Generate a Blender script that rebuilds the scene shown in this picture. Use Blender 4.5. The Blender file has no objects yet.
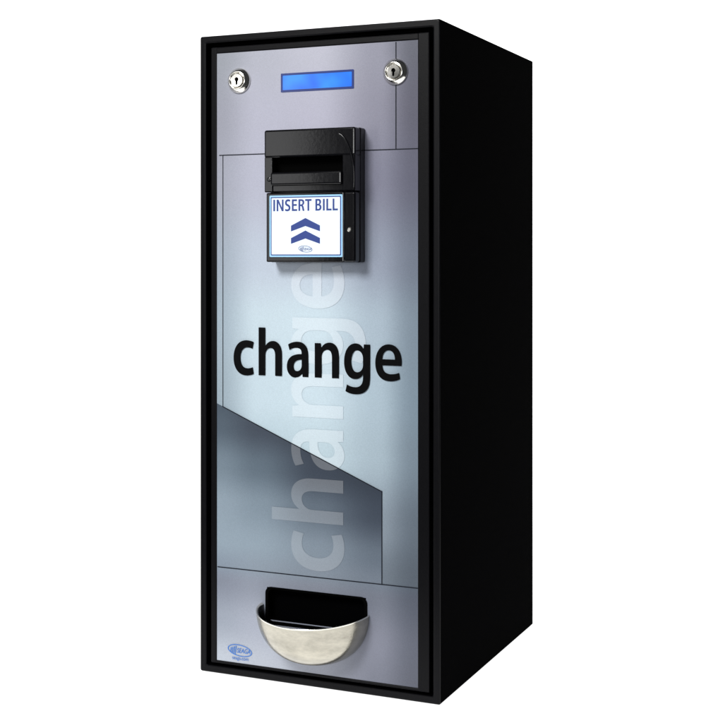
import bpy, bmesh, math
from mathutils import Vector, Matrix

H=0.60; W=0.4035*H; D=0.4705*H
scene=bpy.context.scene
scene.view_settings.view_transform='Standard'
scene.view_settings.look='None'
scene.view_settings.exposure=0

# ---- survey helper: photo measurement -> position on a plane y=const of the machine front (metres)
def M(px,py,y=0.0025):
    u=(px-361.5)/1342.0
    t=(1.8326+y/H)/(0.9145+0.4047*u)
    return ((1.0895+t*(0.9145*u-0.4047))*H, (0.655+(255-py)/1342.0*t)*H)

def lin(c):
    r=[]
    for v in c:
        v=v/255.0
        r.append(v/12.92 if v<=0.04045 else ((v+0.055)/1.055)**2.4)
    return r
def mat(name,col=(0.5,0.5,0.5),rough=0.5,metal=0.0,spec=0.5,bump=0,bscale=600,emit=None,estr=0,coat=0,alpha=1,rvar=0,cvar=0):
    m=bpy.data.materials.new(name); m.use_nodes=True
    nt=m.node_tree; b=nt.nodes['Principled BSDF']
    b.inputs['Base Color'].default_value=(*col,1)
    b.inputs['Roughness'].default_value=rough
    b.inputs['Metallic'].default_value=metal
    b.inputs['Specular IOR Level'].default_value=spec
    b.inputs['Coat Weight'].default_value=coat
    b.inputs['Alpha'].default_value=alpha
    if emit:
        b.inputs['Emission Color'].default_value=(*emit,1); b.inputs['Emission Strength'].default_value=estr
    tc=nt.nodes.new('ShaderNodeTexCoord')
    if bump:
        n=nt.nodes.new('ShaderNodeTexNoise'); n.inputs['Scale'].default_value=bscale; n.inputs['Detail'].default_value=3
        bp=nt.nodes.new('ShaderNodeBump'); bp.inputs['Strength'].default_value=bump; bp.inputs['Distance'].default_value=0.0005
        nt.links.new(tc.outputs['Object'],n.inputs['Vector']); nt.links.new(n.outputs['Fac'],bp.inputs['Height'])
        nt.links.new(bp.outputs['Normal'],b.inputs['Normal'])
    if rvar:
        n=nt.nodes.new('ShaderNodeTexNoise'); n.inputs['Scale'].default_value=25; n.inputs['Detail'].default_value=6
        mr=nt.nodes.new('ShaderNodeMapRange'); mr.inputs['To Min'].default_value=rough-rvar; mr.inputs['To Max'].default_value=rough+rvar
        nt.links.new(tc.outputs['Object'],n.inputs['Vector']); nt.links.new(n.outputs['Fac'],mr.inputs['Value'])
        nt.links.new(mr.outputs['Result'],b.inputs['Roughness'])
    if cvar:
        # tarnish: patchy darker and lighter metal
        n=nt.nodes.new('ShaderNodeTexNoise'); n.inputs['Scale'].default_value=38; n.inputs['Detail'].default_value=8; n.inputs['Roughness'].default_value=0.65
        mp_=nt.nodes.new('ShaderNodeMapping'); mp_.inputs['Scale'].default_value=(1,1,2.2)
        cr=nt.nodes.new('ShaderNodeValToRGB')
        cr.color_ramp.elements[0].position=0.32; cr.color_ramp.elements[0].color=(*[c*(1-cvar) for c in col],1)
        cr.color_ramp.elements[1].position=0.68; cr.color_ramp.elements[1].color=(*[min(1,c*(1+cvar)) for c in col],1)
        nt.links.new(tc.outputs['Object'],mp_.inputs['Vector']); nt.links.new(mp_.outputs[0],n.inputs['Vector'])
        nt.links.new(n.outputs['Fac'],cr.inputs[0]); nt.links.new(cr.outputs[0],b.inputs['Base Color'])
    return m

m_black=mat('powder_coat',(0.0010,0.0010,0.0012),0.6,spec=0.001,bump=0.2,bscale=1500)
m_door=mat('door_black',(0.002,0.002,0.0028),0.36,spec=0.10,bump=0.2,bscale=1500)
m_void=mat('dark_void',(0.001,0.001,0.001),0.9,spec=0.02)
m_plastic=mat('gloss_plastic',(0.003,0.003,0.004),0.13,spec=0.25,rvar=0.04,bump=0.05,bscale=300)
m_chrome=mat('chrome',(0.80,0.78,0.73),0.17,metal=1,rvar=0.05)
m_nickel=mat('brushed_nickel',(0.40,0.38,0.325),0.24,metal=1,bump=0.16,bscale=420,rvar=0.07,cvar=0.22)
m_lip=mat('polished_lip',(0.72,0.70,0.64),0.2,metal=1,rvar=0.05)
m_ink=mat('black_ink',(0.0025,0.0025,0.003),0.35,spec=0.04)
m_line=mat('line_ink',(0.01,0.012,0.018),0.4,spec=0.1)
m_navy=mat('navy_ink',lin((22,52,128)),0.4)
m_blue=mat('blue_ink',lin((40,100,175)),0.4)
m_label=mat('label_paper',lin((224,236,246)),0.35)
m_labeledge=mat('label_edge',lin((150,200,235)),0.35)
m_lcd=mat('lcd_glow',(0.0,0.02,0.1),0.2,emit=lin((25,140,255)),estr=1.0)
nt=m_lcd.node_tree; n=nt.nodes.new('ShaderNodeTexNoise'); n.inputs['Scale'].default_value=45; n.inputs['Detail'].default_value=1
tc=nt.nodes.new('ShaderNodeTexCoord'); cr_=nt.nodes.new('ShaderNodeValToRGB')
cr_.color_ramp.elements[0].position=0.3; cr_.color_ramp.elements[0].color=(*lin((8,98,232)),1)
cr_.color_ramp.elements[1].position=0.7; cr_.color_ramp.elements[1].color=(*lin((40,145,255)),1)
nt.links.new(tc.outputs['Object'],n.inputs['Vector']); nt.links.new(n.outputs['Fac'],cr_.inputs[0]); nt.links.new(cr_.outputs[0],nt.nodes['Principled BSDF'].inputs['Emission Color'])
m_lcdf=mat('lcd_frame',(0.002,0.01,0.05),0.25,emit=lin((8,40,130)),estr=0.6)

root=bpy.data.objects.new('change_machine',None); scene.collection.objects.link(root)
root.location=(W/2,D/2,0); root.empty_display_size=0.1
root["label"]="tall narrow black coin change machine with silver grey front panel"
root["category"]="change machine"
bpy.context.view_layer.update()
def adopt(o,p):
    o.parent=p
    pm=Matrix.Translation(root.location)
    o.matrix_parent_inverse=pm.inverted() if p is root else Matrix.Identity(4)
def mkobj(name,bm_or_me,mats,parent,smooth=False,label=None):
    if isinstance(bm_or_me,bmesh.types.BMesh):
        me=bpy.data.meshes.new(name); bm_or_me.to_mesh(me); bm_or_me.free()
    else: me=bm_or_me; me.name=name
    if smooth:
        for p in me.polygons: p.use_smooth=True
    for m in mats: me.materials.append(m)
    o=bpy.data.objects.new(name,me); scene.collection.objects.link(o)
    if parent: adopt(o,parent)
    if label: o["label"]=label
    return o
def addbox(bm,x0,x1,y0,y1,z0,z1,bev=0,seg=2,mi=0):
    t=bmesh.new()
    bmesh.ops.create_cube(t,size=1)
    for v in t.verts:
        v.co=Vector(((x0+x1)/2+v.co.x*(x1-x0),(y0+y1)/2+v.co.y*(y1-y0),(z0+z1)/2+v.co.z*(z1-z0)))
    if bev: bmesh.ops.bevel(t,geom=list(t.edges),offset=bev,segments=seg,profile=0.5,affect='EDGES')
    for f in t.faces: f.material_index=mi
    me=bpy.data.meshes.new('t'); t.to_mesh(me); t.free(); bm.from_mesh(me); bpy.data.meshes.remove(me)
def poly(bm,pts,y,mi=0):
    f=bm.faces.new([bm.verts.new((x,y,z)) for x,z in pts]); f.normal_update()
    if f.normal.y>0: f.normal_flip()
    f.material_index=mi
    return f
def rrect(x0,x1,z0,z1,r,n=6):
    pts=[]
    for cx,cz,a0 in ((x1-r,z1-r,0),(x0+r,z1-r,90),(x0+r,z0+r,180),(x1-r,z0+r,270)):
        for i in range(n+1):
            a=math.radians(a0+90*i/n); pts.append((cx+r*math.cos(a),cz+r*math.sin(a)))
    return pts
def ellipse(cx,cz,a,b,n=40,rot=0):
    return [(cx+a*math.cos(t)*math.cos(rot)-b*math.sin(t)*math.sin(rot),cz+a*math.cos(t)*math.sin(rot)+b*math.sin(t)*math.cos(rot)) for t in [2*math.pi*i/n for i in range(n)]]
def ring(bm,outer,inner,y,mi=0):
    n=len(outer); vo=[bm.verts.new((x,y,z)) for x,z in outer]; vi=[bm.verts.new((x,y,z)) for x,z in inner]
    for i in range(n):
        j=(i+1)%n
        f=bm.faces.new((vo[i],vo[j],vi[j],vi[i])); f.normal_update()
        if f.normal.y>0: f.normal_flip()
        f.material_index=mi

# ---- own humanist sans glyphs: (advance, [contours]); a contour is a start point then points or cubic triples
G={
'c':(468,[[(432,498),((388,514),(340,523),(290,523)),((130,523),(35,410),(35,252)),((35,90),(135,-12),(285,-12)),((345,-12),(395,0),(432,16)),(412,118),((385,106),(350,98),(308,98)),((225,98),(170,155),(170,255)),((170,350),(222,414),(308,414)),((350,414),(382,406),(408,395))]]),
'h':(572,[[(60,0),(60,722),(190,722),(190,442),((225,495),(280,523),(340,523)),((440,523),(512,455),(512,315)),(512,0),(382,0),(382,298),((382,370),(355,415),(297,415)),((240,415),(190,375),(190,305)),(190,0)]]),
'a':(505,[[(445,0),(445,305),((445,430),(390,523),(240,523)),((160,523),(95,500),(60,478)),(86,394),((120,415),(172,430),(222,430)),((295,430),(316,395),(316,350)),(316,340),((140,340),(35,280),(35,148)),((35,62),(98,-12),(190,-12)),((250,-12),(298,12),(328,52)),(336,0)],
     [(318,255),(318,172),((318,120),(275,84),(230,84)),((192,84),(163,108),(163,153)),((163,228),(240,256),(318,255))]]),
'n':(572,[[(60,0),(60,511),(172,511),(180,438),((215,495),(275,523),(340,523)),((440,523),(512,455),(512,315)),(512,0),(382,0),(382,298),((382,370),(355,415),(297,415)),((240,415),(190,375),(190,305)),(190,0)]]),
'g':(570,[[(512,511),(398,511),(391,445),((362,492),(315,523),(245,523)),((130,523),(35,420),(35,250)),((35,100),(115,0),(235,0)),((300,0),(350,25),(382,72)),(382,25),((382,-75),(325,-118),(240,-118)),((175,-118),(120,-100),(88,-82)),(60,-180),((100,-205),(175,-222),(245,-222)),((325,-222),(395,-205),(445,-160)),((500,-110),(510,-40),(510,55))],
     [(382,215),(382,300),((382,370),(338,420),(275,420)),((210,420),(167,355),(167,255)),((167,165),(208,102),(275,102)),((335,102),(382,145),(382,215))]]),
'e':(535,[[(505,215),(162,215),((168,130),(230,92),(315,92)),((375,92),(420,102),(462,116)),(480,26),((430,3),(370,-12),(295,-12)),((130,-12),(35,88),(35,250)),((35,400),(125,523),(280,523)),((440,523),(508,400),(508,270)),((508,245),(507,228),(505,215))],
     [(160,305),(387,305),((387,370),(358,435),(275,435)),((198,435),(165,370),(160,305))]]),
'I':(250,[[(60,0),(60,700),(190,700),(190,0)]]),
'N':(640,[[(60,0),(60,700),(200,700),(455,215),(455,700),(580,700),(580,0),(445,0),(185,490),(185,0)]]),
'S':(500,[[(45,30),((90,5),(150,-10),(215,-10)),((370,-10),(450,75),(450,195)),((450,300),(390,365),(280,408)),((205,438),(180,460),(180,505)),((180,550),(210,590),(285,590)),((340,590),(385,575),(415,562)),(440,670),((400,690),(345,710),(280,710)),((130,710),(48,620),(48,495)),((48,390),(120,330),(225,293)),((290,268),(317,240),(317,190)),((317,135),(280,103),(210,103)),((155,103),(105,120),(70,140))]]),
'E':(490,[[(60,0),(60,700),(440,700),(440,590),(190,590),(190,415),(425,415),(425,307),(190,307),(190,110),(450,110),(450,0)]]),
'R':(540,[[(60,0),(60,700),(260,700),((400,700),(490,640),(490,505)),((490,420),(440,360),(370,335)),((410,315),(430,280),(445,230)),(505,0),(370,0),(322,195),((305,265),(285,285),(235,287)),(190,287),(190,0)],
     [(191,390),(191,595),(260,595),((325,595),(358,560),(358,495)),((358,430),(325,390),(255,390))]]),
'T':(500,[[(185,0),(185,590),(15,590),(15,700),(485,700),(485,590),(315,590),(315,0)]]),
'B':(550,[[(60,0),(60,700),(270,700),((400,700),(475,640),(475,530)),((475,455),(435,400),(375,375)),((450,358),(505,295),(505,200)),((505,70),(410,0),(265,0))],
     [(190,410),(190,597),(265,597),((315,597),(343,565),(343,507)),((343,445),(310,410),(255,410))],
     [(190,103),(190,307),(255,307),((325,307),(367,270),(367,205)),((367,140),(325,103),(260,103))]]),
'L':(455,[[(60,0),(60,700),(190,700),(190,110),(440,110),(440,0)]]),
' ':(210,[]),
}
def glyph_mesh(body):
    cu=bpy.data.curves.new('g','CURVE'); cu.dimensions='2D'; cu.fill_mode='FRONT'
    ox=0
    for ch in body:
        adv,cons=G[ch]
        for con in cons:
            pts=[con[0]]
            for c in con[1:]:
                if isinstance(c[0],tuple):
                    p0=pts[-1]; p1,p2,p3=c
                    for i in range(1,15):
                        t=i/14; s=1-t
                        pts.append(tuple(s**3*p0[k]+3*s*s*t*p1[k]+3*s*t*t*p2[k]+t**3*p3[k] for k in (0,1)))
                else: pts.append(c)
            if abs(pts[0][0]-pts[-1][0])+abs(pts[0][1]-pts[-1][1])<1: pts.pop()
            sp=cu.splines.new('POLY'); sp.points.add(len(pts)-1); sp.use_cyclic_u=True
            for q,p in zip(sp.points,pts): q.co=((p[0]+ox)/1000,p[1]/1000,0,1)
        ox+=adv
    o=bpy.data.objects.new('g',cu); scene.collection.objects.link(o)
    dg=bpy.context.evaluated_depsgraph_get(); dg.update()
    me=bpy.data.meshes.new_from_object(o.evaluated_get(dg)); bpy.data.objects.remove(o)
    return me
def text_mesh(body,offset=0.0,shear=0,spacing=1.0):
    cu=bpy.data.curves.new('t','FONT'); cu.body=body; cu.size=1; cu.offset=offset; cu.shear=shear; cu.space_character=spacing
    cu.fill_mode='FRONT'
    o=bpy.data.objects.new('t',cu); scene.collection.objects.link(o)
    dg=bpy.context.evaluated_depsgraph_get(); dg.update()
    me=bpy.data.meshes.new_from_object(o.evaluated_get(dg))
    bpy.data.objects.remove(o); 
    return me
def fit_text(me,x0,x1,z0,z1,y,rot=False):
    vs=[(v.co.x,v.co.y) for v in me.vertices]
    if rot: vs=[(-b,a) for a,b in vs]
    ax=min(v[0] for v in vs); bx=max(v[0] for v in vs); az=min(v[1] for v in vs); bz=max(v[1] for v in vs)
    for v,(a,b) in zip(me.vertices,vs):
        v.co=(x0+(a-ax)/(bx-ax)*(x1-x0), y, z0+(b-az)/(bz-az)*(z1-z0))
    me.materials.clear()
    me.update()
    if me.polygons and sum(p.normal.y*p.area for p in me.polygons)>0: me.flip_normals()
    return me

# ================= cabinet
T=0.0095
t=bmesh.new(); bmesh.ops.create_cube(t,size=1)
for v in t.verts: v.co=Vector((W/2+v.co.x*W,D/2+v.co.y*D,H/2+v.co.z*H))
front=[f for f in t.faces if f.calc_center_median().y<1e-5][0]
r=bmesh.ops.inset_region(t,faces=[front],thickness=T)
r2=bmesh.ops.extrude_discrete_faces(t,faces=[front])
for v in r2['faces'][0].verts: v.co.y+=0.012
inner=set(r2['faces'][0].verts)
ed=[e for e in t.edges if not (e.verts[0] in inner and e.verts[1] in inner)]
bmesh.ops.bevel(t,geom=ed,offset=0.0014,segments=3,profile=0.5,affect='EDGES')
for f in t.faces:
    c=f.calc_center_median()
    # front rim and its rounded edge carry the slightly glossier door paint
    if c.y<0.0014: f.material_index=1
cab=mkobj('cabinet',t,[m_black,m_door],root)

# ================= door
PX0=M(217,300)[0]; PX1=M(418,300)[0]
PZ0=0.0195*H; PZ1=0.972*H
g=0.0012
bm=bmesh.new()
yo0,yo1=0.0018,0.010
addbox(bm,T+g,PX0,yo0,yo1,T*0.8+g,H-T-g,0.0010)
addbox(bm,PX1,W-T-g,yo0,yo1,T*0.8+g,H-T-g,0.0010)
addbox(bm,PX0-0.001,PX1+0.001,yo0+0.0001,yo1,PZ1,H-T-g-0.0001,0.0010)
addbox(bm,PX0-0.001,PX1+0.001,yo0+0.0001,yo1,T*0.8+g+0.0001,max(PZ0,T*0.8+g+0.002),0.0008)
door=mkobj('door',bm,[m_door],root)

# front panel: printed sheet with opening
YP=0.0026
A=M(223,406); B=M(382,491); ZL=(M(219,568)[1]+M(418,586)[1])/2
ZT=(M(219,155)[1]+M(416,148)[1])/2
hx0,hx1=M(267,590)[0],M(366,590)[0]
hz1=M(264,586)[1]; hz0=hz1-0.030
upper=[(50,[(138,142,151),(160,162,174),(170,171,184),(132,133,147),(84,86,98)]),  # tables mix the printed gradient with painted-in gloss reflection and darkened edges
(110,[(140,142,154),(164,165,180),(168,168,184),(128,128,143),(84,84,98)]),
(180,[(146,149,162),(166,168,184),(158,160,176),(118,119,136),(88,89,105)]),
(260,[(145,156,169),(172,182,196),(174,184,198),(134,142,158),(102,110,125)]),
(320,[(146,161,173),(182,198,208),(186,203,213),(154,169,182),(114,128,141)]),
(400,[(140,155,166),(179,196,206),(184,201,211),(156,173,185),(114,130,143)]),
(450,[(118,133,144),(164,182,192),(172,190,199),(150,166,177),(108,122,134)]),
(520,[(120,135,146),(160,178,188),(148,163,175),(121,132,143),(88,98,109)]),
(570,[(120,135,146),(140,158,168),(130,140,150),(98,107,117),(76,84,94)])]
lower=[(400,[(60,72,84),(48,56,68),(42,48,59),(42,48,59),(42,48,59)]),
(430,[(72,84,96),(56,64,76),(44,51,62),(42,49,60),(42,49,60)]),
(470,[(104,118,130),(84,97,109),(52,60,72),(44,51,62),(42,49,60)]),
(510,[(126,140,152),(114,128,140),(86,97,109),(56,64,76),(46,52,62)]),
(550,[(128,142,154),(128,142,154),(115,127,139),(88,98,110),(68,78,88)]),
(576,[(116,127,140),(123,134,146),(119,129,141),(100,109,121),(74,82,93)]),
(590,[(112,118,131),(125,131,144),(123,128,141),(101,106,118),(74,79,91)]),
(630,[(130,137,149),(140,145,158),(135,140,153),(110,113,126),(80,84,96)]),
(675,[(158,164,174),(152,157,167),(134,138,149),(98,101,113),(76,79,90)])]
cols=[M(c,300)[0] for c in (219,258,318,378,414)]
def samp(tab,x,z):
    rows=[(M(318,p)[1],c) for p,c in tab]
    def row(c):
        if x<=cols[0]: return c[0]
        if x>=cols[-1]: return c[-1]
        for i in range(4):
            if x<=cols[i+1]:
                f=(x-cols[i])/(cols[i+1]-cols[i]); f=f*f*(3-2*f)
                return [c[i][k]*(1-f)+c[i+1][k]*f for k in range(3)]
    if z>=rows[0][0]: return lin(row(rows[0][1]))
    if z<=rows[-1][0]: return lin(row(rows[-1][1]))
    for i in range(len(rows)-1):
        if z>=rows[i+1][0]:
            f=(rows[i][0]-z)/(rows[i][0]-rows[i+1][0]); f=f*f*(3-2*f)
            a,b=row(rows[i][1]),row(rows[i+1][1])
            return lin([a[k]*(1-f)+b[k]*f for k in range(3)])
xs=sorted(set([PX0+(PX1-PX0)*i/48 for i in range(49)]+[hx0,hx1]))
zs=sorted(set([PZ0+(PZ1-PZ0)*i/120 for i in range(121)]+[hz0,hz1]))
bm=bmesh.new()
gv=[[bm.verts.new((x,YP,z)) for x in xs] for z in zs]
for j in range(len(zs)-1):
    for i in range(len(xs)-1):
        cx=(xs[i]+xs[i+1])/2; cz=(zs[j]+zs[j+1])/2
        if hx0<cx<hx1 and hz0<cz<hz1: continue
        bm.faces.new((gv[j][i],gv[j][i+1],gv[j+1][i+1],gv[j+1][i]))
bmesh.ops.delete(bm,geom=[v for v in bm.verts if not v.link_faces],context='VERTS')
me=bpy.data.meshes.new('front_panel'); bm.to_mesh(me); bm.free()
for nm,tab in (('print_sheen_upper',upper),('print_sheen_lower',lower)):
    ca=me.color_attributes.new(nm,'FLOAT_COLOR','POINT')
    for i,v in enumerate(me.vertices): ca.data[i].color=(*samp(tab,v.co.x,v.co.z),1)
mp=mat('panel_print_sheen',rough=0.33,spec=0.25,bump=0.10,bscale=900,rvar=0.05)
nt=mp.node_tree; L=nt.links; bs=nt.nodes['Principled BSDF']
tc=nt.nodes.new('ShaderNodeTexCoord'); sx=nt.nodes.new('ShaderNodeSeparateXYZ'); L.new(tc.outputs['Object'],sx.inputs[0])
def mth(op,a,b):
    n=nt.nodes.new('ShaderNodeMath'); n.operation=op
    for i,s in enumerate((a,b)):
        if isinstance(s,(int,float)): n.inputs[i].default_value=s
        else: L.new(s,n.inputs[i])
    return n.outputs[0]
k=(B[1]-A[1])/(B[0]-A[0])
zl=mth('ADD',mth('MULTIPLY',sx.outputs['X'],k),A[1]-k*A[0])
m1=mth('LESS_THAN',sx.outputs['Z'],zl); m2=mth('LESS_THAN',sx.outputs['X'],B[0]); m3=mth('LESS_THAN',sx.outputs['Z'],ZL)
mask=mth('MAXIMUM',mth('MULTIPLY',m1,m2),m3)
a1=nt.nodes.new('ShaderNodeVertexColor'); a1.layer_name='print_sheen_upper'
a2=nt.nodes.new('ShaderNodeVertexColor'); a2.layer_name='print_sheen_lower'
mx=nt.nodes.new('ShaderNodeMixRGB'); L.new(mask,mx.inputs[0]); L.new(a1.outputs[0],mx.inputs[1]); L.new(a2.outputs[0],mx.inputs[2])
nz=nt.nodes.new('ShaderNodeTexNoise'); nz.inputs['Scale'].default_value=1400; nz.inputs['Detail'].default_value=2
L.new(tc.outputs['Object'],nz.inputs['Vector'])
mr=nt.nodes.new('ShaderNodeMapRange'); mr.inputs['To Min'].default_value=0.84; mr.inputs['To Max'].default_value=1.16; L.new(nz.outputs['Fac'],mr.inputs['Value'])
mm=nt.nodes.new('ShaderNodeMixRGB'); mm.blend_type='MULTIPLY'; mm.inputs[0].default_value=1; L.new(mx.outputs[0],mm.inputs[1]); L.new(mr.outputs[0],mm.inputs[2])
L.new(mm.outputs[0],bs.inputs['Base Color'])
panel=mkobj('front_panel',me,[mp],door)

# printed lines
bm=bmesh.new()
def strip(p,q,w=0.0009,y=YP-0.0003):
    d=Vector((q[0]-p[0],q[1]-p[1])); n=Vector((-d.y,d.x)).normalized()*w/2; e=d.normalized()*w/2
    poly(bm,[(p[0]-e.x+n.x,p[1]-e.y+n.y),(q[0]+e.x+n.x,q[1]+e.y+n.y),(q[0]+e.x-n.x,q[1]+e.y-n.y),(p[0]-e.x-n.x,p[1]-e.y-n.y)],y)
xl=PX0+0.003
strip((xl,ZT),(PX1-0.0005,ZT))
strip((M(396,50)[0],PZ1-0.001),(M(396,50)[0],ZT),y=YP-0.00032)
strip((A[0],ZT),(A[0],A[1]),w=0.0007,y=YP-0.00034)
strip(A,B,y=YP-0.00056); strip(B,(B[0],ZL),y=YP-0.00038); strip((PX0+0.001,ZL),(PX1-0.0005,ZL))
mkobj('printed_line',bm,[m_line],door)

# lettering: the pale vertical word is printed in a lighter tint of the same print-and-sheen colours
me=glyph_mesh('change')
fit_text(me,M(272,400)[0],M(366,400)[0],M(320,571)[1],M(320,262)[1],YP-0.0003,rot=True)
bm=bmesh.new(); bm.from_mesh(me); bpy.data.meshes.remove(me)
def cutall(co,no):
    bmesh.ops.bisect_plane(bm,geom=list(bm.verts)+list(bm.edges)+list(bm.faces),plane_co=co,plane_no=no,dist=1e-6)
zz=0.10
while zz<0.42: cutall((0,0,zz),(0,0,1)); zz+=0.006
xx=0.05
while xx<0.20: cutall((xx,0,0),(1,0,0)); xx+=0.008
me=bpy.data.meshes.new('ghost'); bm.to_mesh(me); bm.free()
for nm,tab,kk,add in (('print_sheen_upper',upper,0.80,0.165),('print_sheen_lower',lower,0.88,0.085)):
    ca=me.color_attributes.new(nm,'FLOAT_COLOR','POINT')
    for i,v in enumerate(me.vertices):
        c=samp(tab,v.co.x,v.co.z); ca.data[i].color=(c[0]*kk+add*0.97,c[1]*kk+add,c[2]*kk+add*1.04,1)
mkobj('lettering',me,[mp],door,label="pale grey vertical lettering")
me=glyph_mesh('change')
fit_text(me,M(234,360)[0],M(402,360)[0],M(362,394)[1],M(266,327)[1],YP-0.0009)
mkobj('lettering',me,[m_ink],door,label="bold black lettering")

# maker's emblem
def emblem(name,cx,cz,a,y,parent,small=True):
    bm=bmesh.new()
    ring(bm,ellipse(cx,cz,a,a*0.42,rot=-0.1),ellipse(cx,cz,a*0.93,a*0.36,rot=-0.1),y,0)
    for i in range(4):
        x=cx-a*0.78+i*a*0.13
        h=a*(0.16+0.05*i)
        poly(bm,[(x-h*0.1,cz-h),(x+a*0.07-h*0.1,cz-h),(x+a*0.07+h*0.2,cz+h),(x+h*0.2,cz+h)],y-0.00003,0)
    me=text_mesh('SEAGA',offset=0.008,shear=0.25); fit_text(me,cx-a*0.25,cx+a*0.85,cz-a*0.17,cz+a*0.17,y-0.00005); 
    bm.from_mesh(me)
    if small:
        me=text_mesh('seaga.com'); fit_text(me,cx-a*0.62,cx+a*0.70,cz-a*0.76,cz-a*0.50,y-0.00005); bm.from_mesh(me)
    return mkobj(name,bm,[m_blue if small else m_navy],parent)
e=M(240,650); emblem('emblem',e[0],e[1],0.0130,YP-0.0005,door)

# ================= display
dx0,dx1=M(281,80)[0],M(354,80)[0]; dz1=M(317,71)[1]; dz0=M(317,90)[1]
bm=bmesh.new()
ring(bm,rrect(dx0,dx1,dz0,dz1,0.0008),rrect(dx0+0.002,dx1-0.002,dz0+0.002,dz1-0.002,0.0006),YP-0.0005)
disp=mkobj('display',bm,[m_lcdf],root)
bm=bmesh.new(); poly(bm,rrect(dx0+0.0015,dx1-0.0015,dz0+0.0015,dz1-0.0015,0.0006),YP-0.0003)
mkobj('screen',bm,[m_lcd],disp,label="glowing blue display screen")

# ================= locks
def lathe(cx,cz,prof,n=48):
    bm=bmesh.new(); rings=[]
    for r,y in prof: rings.append([bm.verts.new((cx+r*math.cos(2*math.pi*i/n),y,cz+r*math.sin(2*math.pi*i/n))) for i in range(n)])
    for a,b in zip(rings,rings[1:]):
        for i in range(n):
            j=(i+1)%n; bm.faces.new((a[i],a[j],b[j],b[i]))
    bm.faces.new(rings[-1])
    bmesh.ops.recalc_face_normals(bm,faces=bm.faces)
    return bm
for px,py in ((238,80),(394.5,71)):
    yb=YP-0.0001
    cx,cz=M(px,py,YP-0.003)
    R=0.0118
    o=mkobj('lock',lathe(cx,cz,[(R,yb),(R,yb-0.0012),(R*0.96,yb-0.002),(R*0.86,yb-0.0032),(R*0.74,yb-0.0052),(R*0.68,yb-0.0056),(R*0.62,yb-0.0052),(R*0.59,yb-0.0042)]),[m_chrome],root,smooth=True)
    o2=mkobj('lock_plug',lathe(cx,cz,[(R*0.56,yb-0.0042),(R*0.56,yb-0.0050),(R*0.50,yb-0.0055),(R*0.2,yb-0.0056)]),[m_chrome],o)
    bm=bmesh.new(); yk=yb-0.0059
    poly(bm,ellipse(cx,cz+0.0008,0.0019,0.0019,16),yk)
    poly(bm,[(cx-0.0009,cz-0.0042),(cx+0.0007,cz-0.0042),(cx+0.0010,cz),(cx-0.0010,cz)],yk-0.00005)
    mkobj('keyhole',bm,[m_void],o)

# ================= bill acceptor
yF=-0.020
ax0=M(264,200,yF)[0]; ax1=M(355,200,yF)[0]
az1=M(310,127.5,yF)[1]; az0=M(310,262,yF)[1]
bm=bmesh.new()
zsT=M(310,156,yF)[1]; zsB=M(310,171,yF)[1]; zmid=M(310,191,yF)[1]
sx0=M(272,160,yF)[0]; sx1=M(342,160,yF)[0]
yb=0.0024
addbox(bm,ax0,ax1,-0.008,yb,az0,az1,0.0012)
addbox(bm,ax0,ax1,yF,-0.0079,zsT,az1-0.0003,0.0018,3)
addbox(bm,ax0+0.0002,sx0,yF+0.0003,-0.0078,zmid,zsT+0.001,0.001)
addbox(bm,sx1,ax1-0.0002,yF+0.0003,-0.0078,zmid,zsT+0.001,0.001)
addbox(bm,sx0-0.0005,sx1+0.0005,yF-0.0025,-0.0077,zmid+0.006,zsB,0.0018,3)
addbox(bm,sx0-0.0004,sx1+0.0004,yF+0.002,-0.0077,zmid+0.0003,zmid+0.0065,0.0008)
lx0=M(268,220,-0.016)[0]; lx1=M(343,220,-0.016)[0]
addbox(bm,ax0+0.0004,lx1+0.001,-0.0165,-0.0078,az0+0.0003,zmid-0.0003,0.0012,3)
addbox(bm,lx1+0.0015,ax1-0.0003,yF+0.001,-0.0078,az0+0.0003,zmid-0.0003,0.0022,4)
acc=mkobj('bill_acceptor',bm,[m_plastic],root,label="glossy black bill acceptor")
# raised curved lip round the right end of the slot
bm=bmesh.new(); n=24
cxr=M(336,160,yF)[0]; czr=M(330,178,yF)[1]
prev=None
for i in range(n+1):
    a=math.radians(-12+92*i/n); rx=0.0175; rz=0.040
    ca,sa=math.cos(a),math.sin(a)
    ringv=[]
    for j in range(8):
        b=2*math.pi*j/8; rr=0.0013
        ringv.append(bm.verts.new((cxr+(rx+rr*math.cos(b))*ca,yF+0.0004+rr*math.sin(b)*0.9,czr+(rz+rr*math.cos(b))*sa)))
    if prev:
        for j in range(8): bm.faces.new((prev[j],prev[(j+1)%8],ringv[(j+1)%8],ringv[j]))
    prev=ringv
bmesh.ops.recalc_face_normals(bm,faces=bm.faces)
mkobj('slot_lip',bm,[m_plastic],acc,smooth=True)
bm=bmesh.new(); poly(bm,[(sx0+0.0003,zsB),(sx1-0.0003,zsB),(sx1-0.0003,zsT),(sx0+0.0003,zsT)],-0.0083)
mkobj('bill_slot',bm,[m_void],acc)
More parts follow.
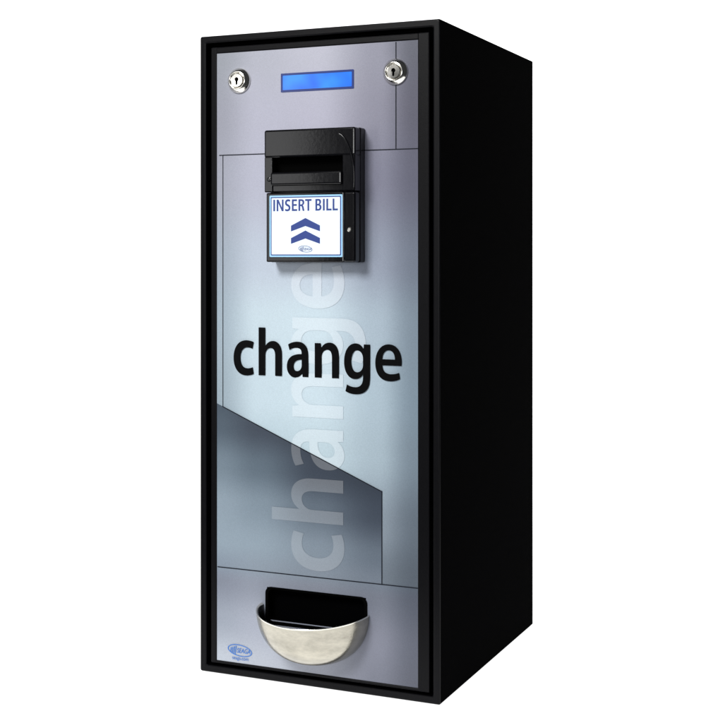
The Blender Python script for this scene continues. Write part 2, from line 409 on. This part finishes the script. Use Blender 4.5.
# label
yl=-0.0168
lz1=M(305,194.5,yl)[1]; lz0=M(305,256.5,yl)[1]
lx0=M(269.5,220,yl)[0]; lx1=M(342.5,220,yl)[0]
bm=bmesh.new()
poly(bm,rrect(lx0,lx1,lz0,lz1,0.001),yl,1)
poly(bm,rrect(lx0+0.0014,lx1-0.0014,lz0+0.0014,lz1-0.0014,0.0008),yl-0.0001,2)
poly(bm,rrect(lx0+0.0023,lx1-0.0023,lz0+0.0023,lz1-0.0023,0.0006),yl-0.0002,0)
yt=yl-0.0003
cx=(lx0+lx1)/2
nb=len(bm.faces)
me=glyph_mesh('INSERT BILL'); fit_text(me,M(273.5,205,yl)[0],M(338,205,yl)[0],M(305,210.5,yl)[1],M(305,198.5,yl)[1],yt); bm.from_mesh(me)
bm.faces.ensure_lookup_table()
for f in bm.faces[nb:]: f.material_index=2
for py in (217.5,230):
    zt=M(305,py,yl)[1]; w=0.0145; d=0.0068; th=0.0072
    poly(bm,[(cx,zt),(cx+w,zt-d),(cx+w,zt-d-th*0.72),(cx,zt-th),(cx-w,zt-d-th*0.72),(cx-w,zt-d)],yt,2)
lab=mkobj('instruction_label',bm,[m_label,m_labeledge,m_navy],acc,label="white and blue insert bill label")
e=M(306,248.5,yl); em=emblem('emblem',cx,e[1],0.0070,yt,acc,small=False)
# screw
cxs,czs=M(349,229,yF)
bm=lathe(cxs,czs,[(0.0021,yF+0.0012),(0.0021,yF+0.0006),(0.0014,yF+0.0002)],20)
mkobj('screw',bm,[m_chrome],acc)
cxs,czs=M(269,179,yF)
bm=lathe(cxs,czs,[(0.0020,yF+0.001),(0.0020,yF-0.0001),(0.0012,yF-0.0004)],20)
mkobj('screw',bm,[m_plastic],acc)

# ================= coin chute and cup
bm=bmesh.new()
o=rrect(hx0-0.0015,hx1+0.0015,hz0-0.004,hz1+0.0006,0.006); i_=rrect(hx0+0.0015,hx1-0.0015,hz0-0.001,hz1-0.0015,0.005)
ring(bm,o,i_,YP-0.0006)
def wall(pts): 
    bm.faces.new([bm.verts.new(p) for p in pts])
n=len(i_)
for a in range(n):
    b=(a+1)%n
    wall([(i_[a][0],YP-0.0006,i_[a][1]),(i_[b][0],YP-0.0006,i_[b][1]),(i_[b][0],YP+0.05,i_[b][1]),(i_[a][0],YP+0.05,i_[a][1])])
poly(bm,i_,YP+0.05)
mkobj('coin_opening',bm,[m_void],root)

cl=M(262,615)[0]; cr=M(369.5,615)[0]; cx=(cl+cr)/2; a=(cr-cl)/2
zr=M(316,609.5)[1]; b=0.046; h=0.0475
def cup(a,b,h,zr,drop=0.006,n=48,mrows=20):
    rows=[]
    for j in range(mrows+1):
        ph=math.pi/2*j/mrows*0.999
        c=math.cos(ph)**0.85; s=math.sin(ph)
        row=[]
        for i in range(n+1):
            th=math.pi*i/n
            # slight flare outwards at the rim
            fl=1+0.045*max(0,1-s/0.30)**2
            y=-b*math.sin(th)*c*fl
            x=a*math.cos(th)*c
            z=zr-drop*(math.sin(th)**1.5)*(1-s) - h*s
            row.append((cx+x,y+YP-0.0008,z))
        rows.append(row)
    return rows
outer=cup(a,b,h,zr); inner_=cup(a-0.0020,b-0.0020,h-0.0020,zr-0.0002)
bm=bmesh.new()
def grid(rows,mi,flip):
    vv=[[bm.verts.new(p) for p in r] for r in rows]
    for r1,r2 in zip(vv,vv[1:]):
        for i in range(len(r1)-1):
            q=(r1[i],r1[i+1],r2[i+1],r2[i])
            f=bm.faces.new(q if not flip else q[::-1]); f.material_index=mi; f.smooth=True
    return vv
vo=grid(outer,0,False); vi=grid(inner_,1,True)
lipn=8
L1=vo[0]; L2=vi[0]; prev=L1
for s in range(1,lipn+1):
    t=s/lipn
    if s==lipn: cur=L2
    else:
        cur=[]
        for i in range(len(L1)):
            p=L1[i].co.lerp(L2[i].co,t); out=Vector((L1[i].co.x-cx,L1[i].co.y,0)); 
            out=out.normalized() if out.length>0 else out
            p=p+Vector((0,0,0.0014*math.sin(math.pi*t)))+out*0.0010*math.sin(math.pi*t)
            cur.append(bm.verts.new(p))
    for i in range(len(L1)-1):
        f=bm.faces.new((prev[i],cur[i],cur[i+1],prev[i+1])); f.smooth=True; f.material_index=2
    prev=cur
m_cupin=mat('cup_inside',(0.02,0.02,0.019),0.35,metal=0.6,spec=0.3)  # dark reflection inside the cup is put into this near-black colour
bmesh.ops.remove_doubles(bm,verts=bm.verts,dist=0.00001)
mkobj('coin_cup',bm,[m_nickel,m_cupin,m_lip],root,label="rounded metal coin return cup")

# ================= white sweep (surface and background), made to glow so it shows no shadow
bm=bmesh.new()
prof=[(-0.24,-0.001),(1.6,-0.001)]
for i in range(1,17):
    a_=math.pi/2*i/16; prof.append((1.6+0.6*math.sin(a_),-0.001+0.6*(1-math.cos(a_))))
prof.append((2.2,3.0))
rows=[[bm.verts.new((x,y,z)) for y,z in prof] for x in (-3.5,1.1)]
for i in range(len(prof)-1): bm.faces.new((rows[0][i],rows[1][i],rows[1][i+1],rows[0][i+1]))
mw=mat('glowing_sweep',(0.8,0.8,0.8),0.9,spec=0.0,emit=(1,1,1),estr=1.0)
bd=mkobj('backdrop',bm,[mw],None,smooth=True); bd["kind"]="structure"

# ================= light
w=bpy.data.worlds.new('World'); scene.world=w; w.use_nodes=True
w.node_tree.nodes['Background'].inputs[0].default_value=(0.9,0.95,1,1); w.node_tree.nodes['Background'].inputs[1].default_value=0.04
def area(name,loc,tgt,size,e,col=(1,1,1),sy=None):
    l=bpy.data.lights.new(name,'AREA'); l.energy=e; l.size=size; l.color=col
    if sy: l.shape='RECTANGLE'; l.size_y=sy
    o=bpy.data.objects.new(name,l); scene.collection.objects.link(o); o.location=loc
    o.rotation_euler=(Vector(tgt)-Vector(loc)).to_track_quat('-Z','Y').to_euler()
area('key_light',(-0.25,-1.7,1.5),(0.12,0,0.34),0.6,46,(1,0.99,0.97))
area('fill_light',(0.5,-2.3,0.5),(0.12,0,0.3),0.5,12)
area('added_sheen_light',(-0.52,-1.1,0.42),(0.1,0,0.34),0.22,1.8,(1,1,1),sy=0.7)  # added lamp out of view, for sheen on the panel and locks

# ================= camera
cam=bpy.data.cameras.new('camera'); co=bpy.data.objects.new('camera',cam); scene.collection.objects.link(co)
co.location=(1.0895*H,-1.8326*H,0.655*H)
co.rotation_euler=(math.pi/2,0,math.radians(23.87))
cam.sensor_width=36; cam.lens=1342/723*36; cam.shift_y=-106.0/723; cam.clip_start=0.01; cam.clip_end=100
scene.camera=co
